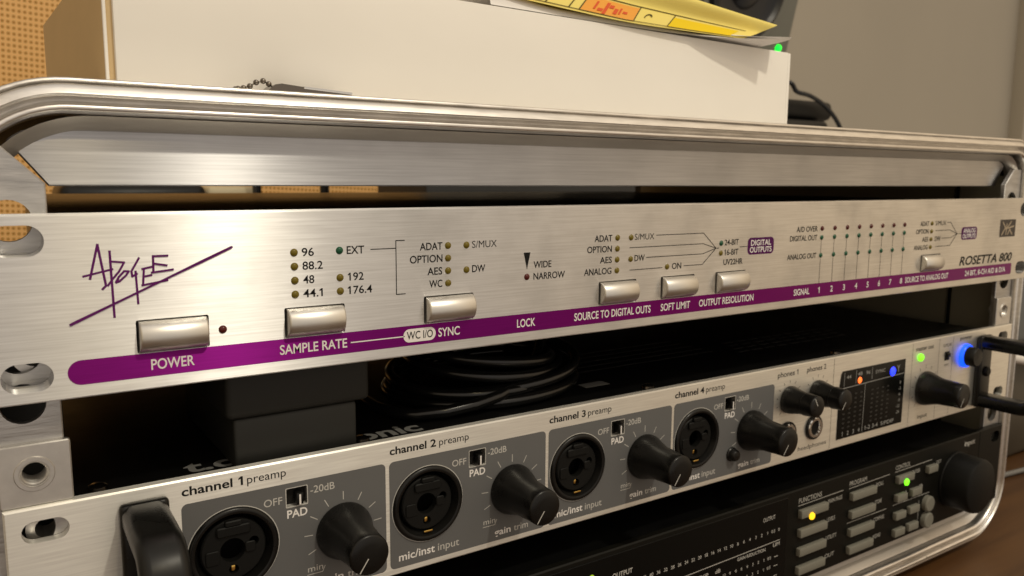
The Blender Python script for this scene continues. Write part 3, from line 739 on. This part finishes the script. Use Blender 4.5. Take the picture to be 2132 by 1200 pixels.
# carrying handles
def handle(x0):
    xc = x0 + 5.5; yf, zt, zb, R = -25.0, -55.4, -87.2, 7.8
    path = [((K - 0.1, zt), (0, 1))]
    for i in range(9):
        t = PI / 2 + PI / 2 * i / 8; path.append(((yf + R + R * math.cos(t), zt - R + R * math.sin(t)), (math.cos(t), math.sin(t))))
    for i in range(9):
        t = PI + PI / 2 * i / 8; path.append(((yf + R + R * math.cos(t), zb + R + R * math.sin(t)), (math.cos(t), math.sin(t))))
    path.append(((K - 0.1, zb), (0, -1)))
    sec = rrect(-5.5, -3.5, 5.5, 3.5, 2.6, 5)
    vs = [(xc + a_, p[0] + n_[0] * c_, p[1] + n_[1] * c_) for p, n_ in path for a_, c_ in sec]
    m_ = len(sec)
    fs = [(i * m_ + j, i * m_ + (j + 1) % m_, (i + 1) * m_ + (j + 1) % m_, (i + 1) * m_ + j) for i in range(len(path) - 1) for j in range(m_)]
    mb = MB().add(vs, fs)
    mb.box(x0 - 0.4, 1.8, -91.0, x0 + 11.4, K - 0.05, -51.6, 1.3, 3)
    o = obj('carry_handle', mb, PLASTIC, ifc, (x0, K, -71), ang=50)
    obj('screw', MB().lathe((x0 + 5.5, 1.5, -71.3), [(0.1, 2.8), (-0.8, 2.7), (-1.5, 2.0), (-1.5, 0.01)], 20), PLASTIC2, o)
    return o
h0 = handle(26.4); dup(h0, ifc, 418.6)
# printing and screws on the lid
tp = MB(); tp.text('t.c. electronic', 44.6, 17.0, 8.0, 16.0, 'L', 73.5, 0.03, 0.0, flat_on=-50.95)
obj('lid_lettering', tp, DIMINK, ifc)
sc0 = obj('lid_screw', MB().lathe((96.6, 16.5, -51), [(0, 2.6), (0.9, 2.4), (1.5, 1.4), (1.5, 0.01)], 20, 'Z'), GUN, ifc, (96.6, 16.5, -51))
dup(sc0, ifc, 120.6); dup(sc0, ifc, 241.0); dup(sc0, ifc, -74)
vt = MB()
for r_ in range(4):
    for c_ in range(9):
        x = 300 + c_ * 9.5 + 3 * r_; y = 42 + 6 * r_
        vt.box(x, y, -50.98, x + 6.5, y + 1.6, -50.9)
for k in range(5): vt.box(205 + k * 3, 50 + 7 * k, -50.98, 290, 51.0 + 7 * k, -50.92)
obj('vent_slots', vt, mat('vent_grey', (0.028, 0.028, 0.028), 0.5), ifc)
obj('warranty_sticker', MB().box(196, 29, -50.99, 208, 34.5, -50.9), DIMINK, ifc)

# ================================================================== lower unit
fx = thing('signal_processor', 'black one unit rack processor with grey keys, small lamps and a large dial', 'rack unit', (241, 0, -147.8))
u3 = MB().prism([(1.2, -147.8), (447.2, -147.8), (447.2, -104.0), (1.2, -104.0)], [], 0, 3.1, 0.5)
obj('front_panel', u3, UNIT3, fx)
obj('mounting_ear', MB().prism([(447.7, -147.8), (471.6, -147.8), (471.6, -104.0), (447.7, -104.0)], [slot(464.6, -110.0, 9, 6), slot(464.6, -141.6, 9, 6)], 0.4, 3.1, 0.5), UNIT3, fx)
obj('chassis', MB().box(18, 3.15, -142.5, 453, 250, -105.5, 0.5), BLKTOP, fx)
obj('display_window', MB().prism(rrect(60, -146.2, 286.0, -106.0, 0.8, 3), [], -0.3, -0.02, 0.15), GLASS, fx)
def key_mb(x, z, wid, h=3.7, out=2.3): return MB().box(x, -out, z - h, x + wid, 0.1, z, 0.35)
def keys(wid, pts):
    a = obj('key', key_mb(pts[0][0], pts[0][1], wid), KEY, fx, (pts[0][0], 0, pts[0][1]))
    for q in pts[1:]: dup(a, fx, q[0] - pts[0][0], 0, q[1] - pts[0][1])
# (pushed out of the panel: the front faces sit about 4 mm forward)
keys(19.0, [(293.4, -113.4), (293.4, -122.3), (293.4, -131.1), (293.4, -139.9), (330.6, -113.5), (330.6, -122.4), (330.6, -131.2), (330.6, -140.0)])
keys(13.6, [(367.8, -113.2)])
keys(8.6, [(367.8, -122.7), (380.8, -122.5), (367.8, -132.0), (379.8, -131.5), (367.8, -140.8), (379.8, -140.6), (394.4, -113.2)])
rk = MB().lathe((397.6, 0, -133.6), [(0.1, 4.2), (-2.2, 4.1), (-2.7, 3.6), (-2.8, 0.01)], 24)
r_ = obj('round_key', rk, KEY, fx, (397.6, 0, -133.6)); dup(r_, fx, 0, 0, -8.8)
ul = MB(); Yu = -0.06
ul.text('FUNCTIONS', 293.6, -110.6, 2.2, Yu, 'L', 16.2, 0.012); ul.stroke([(293.4, -111.7), (325.7, -111.3)], 0.35, Yu)
ul.text('PROGRAM', 330.4, -110.5, 2.2, Yu, 'L', 13.4, 0.012); ul.stroke([(330.4, -111.6), (362.6, -111.2)], 0.35, Yu); ul.stroke([(330.3, -128.6), (361.7, -128.6)], 0.35, Yu)
ul.text('CONTROL', 367.6, -110.2, 2.2, Yu, 'L', 12.8, 0.012); ul.stroke([(367.4, -111.2), (399.9, -110.9)], 0.35, Yu); ul.stroke([(367.4, -128.3), (399.8, -128.3)], 0.35, Yu); ul.stroke([(390.8, -131), (390.8, -146)], 0.3, Yu)
for k, s_ in enumerate(('MAIN PAGE', 'LEVELS', 'UTILITY', 'OUT')): ul.text(s_, 314.6, -115.3 - 8.85 * k, 1.9, Yu, 'L', (10.6, 6.0, 8.0, 7.0)[k], 0.012)
for k, s_ in enumerate(('RECALL', 'STORE', 'COMPARE', 'WIZARD')): ul.text(s_, 351.8, -115.3 - 8.85 * k, 1.9, Yu, 'L', (6.2, 5.6, 8.6, 6.6)[k], 0.012)
ul.text('ENTER', 382.4, -115.3, 1.9, Yu, 'L', 7.2, 0.012); ul.text('EXIT', 404.6, -114.4, 1.9, Yu, 'L', 4.4, 0.012)
ul.text('A', 377.2, -124.6, 1.9, Yu, 'L', 2.0, 0.012); ul.text('B', 390.2, -124.2, 1.9, Yu, 'L', 3.0, 0.012)
for z in (-136.9, -145.6): ul.text('LO', 373.4, z, 1.2, Yu, 'L', 5, 0.012); ul.text('-', 377.2, z + 3, 1.9, Yu, 'L', 2, 0.02)
ul.box(396.9, -0.5, -139.6, 398.0, -0.1, -136.2)
obj('panel_lettering', ul, mat('soft_grey_ink', (0.34, 0.335, 0.31), 0.5), fx)
um = MB(); Yw = -0.36
um.text('OUTPUT', 186.6, -115.4, 1.9, Yw, 'L', 9.8, 0.012); um.text('OUTPUT', 269.9, -113.6, 1.8, Yw, 'L', 7.8, 0.0)
for k in range(22): um.text(('60', '40', '36', '32', '28', '26', '24', '22', '20', '18', '16', '14', '12', '10', '8', '6', '4', '3', '2', '1', '0.5', '0')[k], 202.4 + 3.72 * k, -119.8, 1.35, Yw, 'C', None, 0.008)
um.stroke([(222.0, -125.0), (281.4, -124.0)], 0.3, Yw)
um.text('GAIN REDUCTION', 254.6, -126.9, 1.4, Yw, 'L', 17.6, 0.01); um.text('LIM', 277.2, -126.4, 1.6, Yw, 'L', 4.2, 0.01)
um.text('EXP', 231.5, -129.0, 1.8, Yw, 'L', 6.0, 0.01); um.text('dB', 241.6, -128.8, 1.6, Yw, 'L', 3.0, 0.01)
for k in range(9):
    for z in (-131.6, -136.0): um.text(('12', '9', '8', '6', '4', '3', '2', '1', '0.5')[k], 247.0 + 3.5 * k, z, 1.3, Yw, 'C', None, 0.008)
for z in (-131.2, -135.4, -140.0): um.stroke([(278.4, z), (280.6, z)], 0.3, Yw)
obj('window_lettering', um, GREYINK, fx)
obj('amber_lamp', MB().lathe((299.8, -2.6, -116.8), [(0.1, 1.7), (-0.6, 1.5), (-1.0, 0.01)], 18), LED_Y, fx)
obj('green_lamp', MB().lathe((373.6, -2.6, -116.6), [(0.1, 1.8), (-0.6, 1.6), (-1.0, 0.01)], 18), LED_G, fx)
obj('yellow_green_lamp', MB().lathe((176.8, -0.3, -112.4), [(0.1, 1.4), (-0.6, 1.2), (-0.9, 0.01)], 18), mat('lit_dim_lens', (0.3, 0.4, 0.02), 0.3, emit=(0.5, 0.8, 0.05), estr=0.5), fx)
obj('data_dial', MB().lathe((423.0, 0, -126.0), [(-0.1, 15.0), (-1.0, 15.0), (-1.4, 14.7), (-13.0, 14.4), (-14.4, 13.8), (-15.0, 12.8), (-15.1, 0.01)], 64), PLASTIC2, fx)
obj('model_badge', MB().text('input', 431.4, -109.6, 2.6, Yu, 'L', 10.5, 0.02), GREYINK, fx)

# unit pushed back and scaled about the camera; panel flush with the one above
fx.scale = (1.0238, 1.0, 1.0238)
fx.location = Vector((246.6, 5.0, -152.0)) * U

# ================================================================== things lying in the gap above the middle unit
ad = thing('power_adapter', 'charcoal plastic power adapter with a stepped lid lying on the middle unit', 'power adapter', (75, 40, -51))
rz = Matrix.Translation((75, 40, 0)) @ Matrix.Rotation(math.radians(1.0), 4, 'Z') @ Matrix.Translation((-75, -40, 0))
obj('adapter_base', MB().box(56.2, 11.5, -50.98, 92.8, 74, -36.4, 1.0, 3, rz), ADAPT, ad)
obj('adapter_lid', MB().box(54.0, 9.8, -36.3, 96.6, 76, -20.2, 1.8, 4, rz), ADAPT, ad)
cp = []
for i in range(420):
    t = i / 60.0 * 2 * PI
    k = i / 420
    rx = 37 + 4.5 * math.sin(t * 0.37 + 1) - 6 * k; ry = 27 + 4 * math.sin(t * 0.53)
    cp.append((161 + rx * math.cos(t) + 3 * math.sin(t * 0.21), 50 + ry * math.sin(t), -48.6 + 17 * k * (0.7 + 0.3 * math.sin(t * 0.5)) + 2.4 * math.sin(t + 0.7 * math.sin(0.4 * t)) * min(1, k * 6)))
cp += [(196, 60, -33), (180, 40, -38), (160, 24, -43.5), (140, 20, -47), (120, 24, -48.4), (112, 40, -48.6), (114, 70, -48.6), (118, 120, -48.6)]
def smooth(P, n=6):
    P = [Vector(p) for p in P]; out = []
    for i in range(len(P) - 1):
        p0, p1, p2, p3 = P[max(i - 1, 0)], P[i], P[i + 1], P[min(i + 2, len(P) - 1)]
        for j in range(n):
            t = j / n; out.append(0.5 * ((2 * p1) + (p2 - p0) * t + (2 * p0 - 5 * p1 + 4 * p2 - p3) * t * t + (3 * p1 - p0 - 3 * p2 + p3) * t ** 3))
    return out + [P[-1]]
coil = obj('coiled_cable', MB().tube(smooth(cp, 2), 2.1, 10), CABLE, None, (161, 50, -51), ang=80)
tag(coil, 'glossy black coiled cable lying beside the power adapter on the middle unit', 'cable')

# ================================================================== things on top of the case
bxr = Matrix.Translation((31.2, 20, 54)) @ Matrix.Rotation(math.radians(2.75), 4, 'Z')
LBX, HBX, DBX = 284.6, 34.3, 134.0
carton = thing('white_carton', 'flat white cardboard box with a tan side lying on the rack case', 'box', (31.2, 20, 54))
obj('sleeve', MB().box(2.4, 0, 0, LBX - 2.3, DBX, HBX, 0.35, 2, bxr), CARD, carton)
obj('end_flap', MB().box(LBX - 2.05, 0.25, 0.1, LBX, DBX - 1, HBX - 0.15, 0.4, 2, bxr), CARD, carton)
obj('tan_side', MB().box(0.9, 1.6, 0.4, 2.4, DBX - 1, HBX - 0.5, 0.0, 1, bxr), TAN, carton)  # left side of the box, coloured a darker tan than the sleeve
obj('flap', MB().box(0.0, 0.4, 0.2, 0.8, 1.5, HBX - 0.2, 0.15, 1, bxr), CARD, carton)

ws = thing('paper_sheets', 'loose white paper sheets with lifted edges lying on the white box', 'paper', (220, 60, 88.4))
def bf(x): return 20 + (x - 31.2) * math.tan(math.radians(2.75))   # y of the box front at x
TOPZ = 54 + HBX
obj('lower_sheet', MB().patch([
    [(150, bf(150) + 1.0, TOPZ + 0.5), (172, bf(172) + 0.9, TOPZ + 0.4), (200, bf(200) + 0.8, TOPZ + 0.3), (236, bf(236) - 1.0, TOPZ + 0.2), (262, 24.2, TOPZ + 0.3), (293, 17.6, TOPZ + 1.9)],
    [(150, bf(150) + 8, TOPZ + 9.5), (172, bf(172) + 7.5, TOPZ + 4.5), (200, bf(200) + 7, TOPZ + 3.4), (236, bf(236) + 6, TOPZ + 2.6), (264, 34, TOPZ + 1.6), (294, 33, TOPZ + 0.8)],
    [(150, 70, TOPZ + 2), (172, 70, TOPZ + 2), (200, 70, TOPZ + 1), (236, 70, TOPZ + 0.6), (266, 70, TOPZ + 0.4), (297, 72, TOPZ + 0.4)],
    [(150, 140, TOPZ + 0.4), (172, 140, TOPZ + 0.4), (200, 140, TOPZ + 0.4), (236, 140, TOPZ + 0.3), (266, 140, TOPZ + 0.3), (298, 140, TOPZ + 0.3)]], 60, 10), PAPER, ws, ang=80)
obj('upper_sheet', MB().patch([
    [(196, bf(196) + 5.0, TOPZ + 3.2), (226, bf(226) + 3.6, TOPZ + 2.7), (262, 27.6, TOPZ + 2.0), (299, 20.6, TOPZ + 3.6)],
    [(196, bf(196) + 12, TOPZ + 6.0), (226, bf(226) + 11, TOPZ + 5.0), (264, 38, TOPZ + 3.2), (300, 34, TOPZ + 2.2)],
    [(196, 110, TOPZ + 1.0), (226, 110, TOPZ + 1), (266, 110, TOPZ + 1), (300, 112, TOPZ + 1)]], 40, 10), PAPER, ws, ang=80)
yb = [(146, 27, 93.2), (168.8, 26.4, 91.7), (208.4, 26.4, 89.6), (242, 26.6, 89.5), (274.3, 26.4, 89.7)]
yt = [(160, 37, 112.6), (190, 36.6, 109.6), (224, 36.2, 106.2), (262, 36, 102.3), (301.7, 36, 98.5)]
yk = [(165, 120, 92), (200, 120, 92), (232, 120, 91.5), (268, 120, 91), (306, 120, 90.4)]
ym = [tuple((Vector(a) * 0.5 + Vector(b) * 0.5 + Vector((0, -1.2, -0.3)))) for a, b in zip(yb, yt)]
ysheet = thing('yellow_leaflet', 'yellow printed leaflet curling up on the white paper sheets', 'leaflet', (220, 60, 90))
obj('leaflet_sheet', MB().patch([yb, ym, yt, yk], 60, 10), YEL, ysheet, ang=80)
def ypt(s, t, lift=0.12):
    """a point of the leaflet's front face: s along its length, t up from its lower edge"""
    def al(r, q):
        f = q * (len(r) - 1); i = min(int(f), len(r) - 2); return Vector(r[i]).lerp(Vector(r[i + 1]), f - i)
    a, m_, b = al(yb, s), al(ym, s), al(yt, s)
    p = (a.lerp(m_, t * 2) if t < 0.5 else m_.lerp(b, t * 2 - 1))
    return p + Vector((0, -0.5, 0.32)) * (lift / 0.59)
def yquad(mb, s0, s1, t0, t1, lift, n=10):
    for i in range(n):
        a, b = s0 + (s1 - s0) * i / n, s0 + (s1 - s0) * (i + 1) / n
        mb.add([ypt(a, t0, lift), ypt(b, t0, lift), ypt(b, t1, lift), ypt(a, t1, lift)], [(0, 1, 2, 3)])
    return mb
obj('yellow_print', yquad(MB(), 0.66, 0.93, 0.04, 0.36, 0.25), YEL2, ysheet)
obj('orange_print', yquad(MB(), 0.36, 0.53, 0.04, 0.40, 0.25), ORG, ysheet)
rp = MB()
for a, b, c_, d_ in ((0.395, 0.402, 0.12, 0.32), (0.408, 0.424, 0.10, 0.17), (0.426, 0.436, 0.05, 0.34), (0.438, 0.452, 0.22, 0.30), (0.456, 0.468, 0.10, 0.24), (0.472, 0.478, 0.12, 0.28), (0.484, 0.498, 0.16, 0.22)): yquad(rp, a, b, c_, d_, 0.42, 2)
for i in range(14):
    a0, a1 = 2 * PI * i / 14, 2 * PI * (i + 1) / 14
    c = (0.195, 0.24)
    rp.add([ypt(c[0] + r * math.cos(a) * 0.016, c[1] + r * math.sin(a) * 0.085, 0.55) for a, r in ((a0, 1), (a1, 1), (a1, 0.45), (a0, 0.45))], [(0, 1, 2, 3)])
obj('red_print', rp, REDI, ysheet)
bp_ = MB()
yquad(bp_, 0.12, 0.95, 0.43, 0.455, 0.3, 24)
yquad(bp_, 0.12, 0.95, 0.03, 0.045, 0.3, 24)
for s in (0.11, 0.265, 0.33, 0.36, 0.53, 0.66): yquad(bp_, s, s + 0.004, 0.04, 0.44, 0.35, 1)
for (s0, t0, s1, t1) in ((0.155, 0.10, 0.175, 0.42), (0.175, 0.42, 0.235, 0.46), (0.235, 0.46, 0.24, 0.22), (0.24, 0.22, 0.215, 0.05), (0.215, 0.05, 0.155, 0.10)):
    a, b = ypt(s0, t0, 0.4), ypt(s1, t1, 0.4); d = Vector((0, -0.1, 0.45)) if abs(s1 - s0) > 0.03 else Vector((0.7, 0, 0))
    bp_.add([a - d, b - d, b + d, a + d], [(0, 1, 2, 3)])
for k in range(9):
    a = PI * 0.1 + k * PI / 9
    bp_.add([ypt(0.575 + 0.014 * math.cos(q), 0.2 + 0.10 * math.sin(q), 0.4) for q in (a, a + 0.35)] + [ypt(0.575 + 0.010 * math.cos(q), 0.2 + 0.065 * math.sin(q), 0.4) for q in (a + 0.35, a)], [(0, 1, 2, 3)])
obj('brown_print', bp_, BROWNI, ysheet)

kc = thing('key_chain', 'short ball chain with a flat dark metal tag lying on the case rim', 'key chain', (70, 12, 54))
ch = MB()
bpos = [(63.2, 12, 54.3), (64.9, 12, 54.9), (66.6, 12, 56.0), (68.5, 12, 56.5), (70.0, 12, 55.8), (62.2, 13.6, 54.2), (61.9, 15.2, 54.2), (62.4, 16.8, 54.2)]
for b_ in bpos:
    ch.lathe(b_, [(-0.80 * math.cos(PI * i / 8), max(0.80 * math.sin(PI * i / 8), 0.005)) for i in range(9)], 14)
ch.tube([bpos[k] for k in (7, 6, 5, 0, 1, 2, 3, 4)] + [(71.4, 12, 54.9)], 0.22, 6)
obj('ball_chain', ch, GUN, kc, ang=80)
tgm = MB().prism([(69.4, 53.95), (93.3, 53.95), (93.4, 54.75), (79.0, 55.55), (73.2, 56.05), (71.4, 55.7)], [], 10.4, 19.5, 0.25)
obj('tag_body', tgm, GUN, kc)
obj('tag_plate', MB().prism([(79.2, 55.0), (93.3, 54.2), (93.4, 54.8), (79.2, 55.6)], [], 10.1, 18, 0.15), CHROME, kc)

# ================================================================== background things
th = math.radians(13)
spx = thing('studio_speaker', 'dark grey studio monitor speaker with a black woofer and lit green lamp', 'speaker', (790, 600, 141))
TS = Matrix.Translation((798, 512, 141)) @ Matrix.Rotation(th, 4, 'X')
cab = obj('cabinet', MB().box(-108, 0, 2, 104, 230, 330, 8, 4, TS), SPK, spx)
def tl(mb, Mx):
    mb.v = [tuple(Mx @ Vector(v)) for v in mb.v]; return mb
wz = 128
obj('woofer_frame', tl(MB().lathe((0, 0, wz), [(0, 76), (-3, 75), (-4, 71), (-3, 67)], 56), TS), SPK, spx)
obj('woofer_cone', tl(MB().lathe((0, 0, wz), [(-3, 67), (-8, 63), (-8.5, 60), (-5, 56), (-3.2, 54), (-1.2, 40), (-0.6, 27), (-5, 24), (-9, 15), (-10.5, 0.1)], 56), TS), CONE, spx)
obj('power_lamp', tl(MB().lathe((81, 0, 62), [(0, 5.0), (-2, 4.6), (-3.6, 2), (-4, 0.01)], 20), TS), LED_G2, spx)
g1 = obj('equipment_box', MB().box(690, 500, 114, 1008, 720, 140, 9, 4), PLASTIC2, None, (850, 600, 114))
tag(g1, 'flat dark grey rounded equipment box on top of the pair beside the white box', 'equipment box')
g2 = obj('equipment_box', MB().box(690, 490, 82, 988, 720, 113, 9, 4), BLK, None, (850, 600, 82))
tag(g2, 'flat black equipment box underneath the dark grey one beside the white box', 'equipment box')
g3 = obj('support_block', MB().box(680, 480, -178.5, 1000, 730, 81.5, 3), SLATE, None, (850, 600, -178))
tag(g3, 'dark slate block carrying the stacked equipment boxes and the speaker', 'stand')
cb = obj('thin_cable', MB().tube(smooth([(880, 560, 141), (900, 500, 160), (915, 492, 148), (940, 488, 143), (975, 486, 128), (1004, 484, 100), (1012, 482, 60), (1014, 480, -60), (1016, 478, -178)], 8), 3.0, 10), CABLE, None, (950, 486, 0), ang=80)
tag(cb, 'thin black cable arching over the flat equipment boxes at right', 'cable')
d1 = obj('equipment_case', MB().box(330, 430, -178.8, 660, 540, 44, 4), LAM, None, (480, 480, -178))
tag(d1, 'plain black equipment case standing just behind the rack case', 'equipment case')
d2 = obj('dark_device', MB().box(60, 690, -178.8, 200, 800, 23, 10, 3), BLK, None, (120, 740, -178))
tag(d2, 'dark device seen through the gap above the upper unit', 'device')
d3 = obj('cream_device', MB().box(206, 720, -178.8, 262, 790, 20, 6, 3), CREAM, None, (230, 750, -178))
tag(d3, 'cream painted device seen through the gap beside the dark one', 'device')
c1 = obj('hanging_cable', MB().tube([(256, 700, -178), (256, 700, 0), (254, 702, 60)], 5, 10), CABLE, None, (256, 700, -178))
tag(c1, 'upright black cable in the gap nearer the cream device', 'cable', 'upright black cables behind the case')
c2 = obj('hanging_cable', MB().tube([(330, 690, -178), (330, 690, 0), (331, 690, 60)], 5.5, 10), CABLE, None, (330, 690, -178))
tag(c2, 'upright black cable in the gap farther from the cream device', 'cable', 'upright black cables behind the case')
# right of the case
rb = obj('storage_box', MB().box(600, 70, -178.8, 740, 200, -92, 5, 3), mat('dark_brown_box', (0.045, 0.035, 0.022), 0.5, noise=((25, 25, 25), 0.5)), None, (660, 130, -178))
tag(rb, 'dark brown storage box on the table right of the rack case', 'storage box')
rs = obj('slate_device', MB().box(600, 75, -91.5, 740, 190, -40, 5, 3), SLATE, None, (660, 130, -91))
tag(rs, 'slate grey device on the brown storage box right of the rack case', 'device')
wc = obj('white_cable', MB().tube(smooth([(575, 62, -86), (600, 62, -92), (640, 60, -100), (700, 60, -112)], 8), 4, 10), WHITEC, None, (620, 62, -90), ang=80)
tag(wc, 'thick white cable crossing in front of the devices at far right', 'cable')
gc = obj('grey_cable', MB().tube(smooth([(520, 62, -176.6), (570, 56, -176.6), (620, 50, -176.6), (720, 40, -176.6)], 8), 1.8, 10), WIRE, None, (600, 55, -179), ang=80)
tag(gc, 'grey cable lying on the table behind the rack case corner', 'cable')
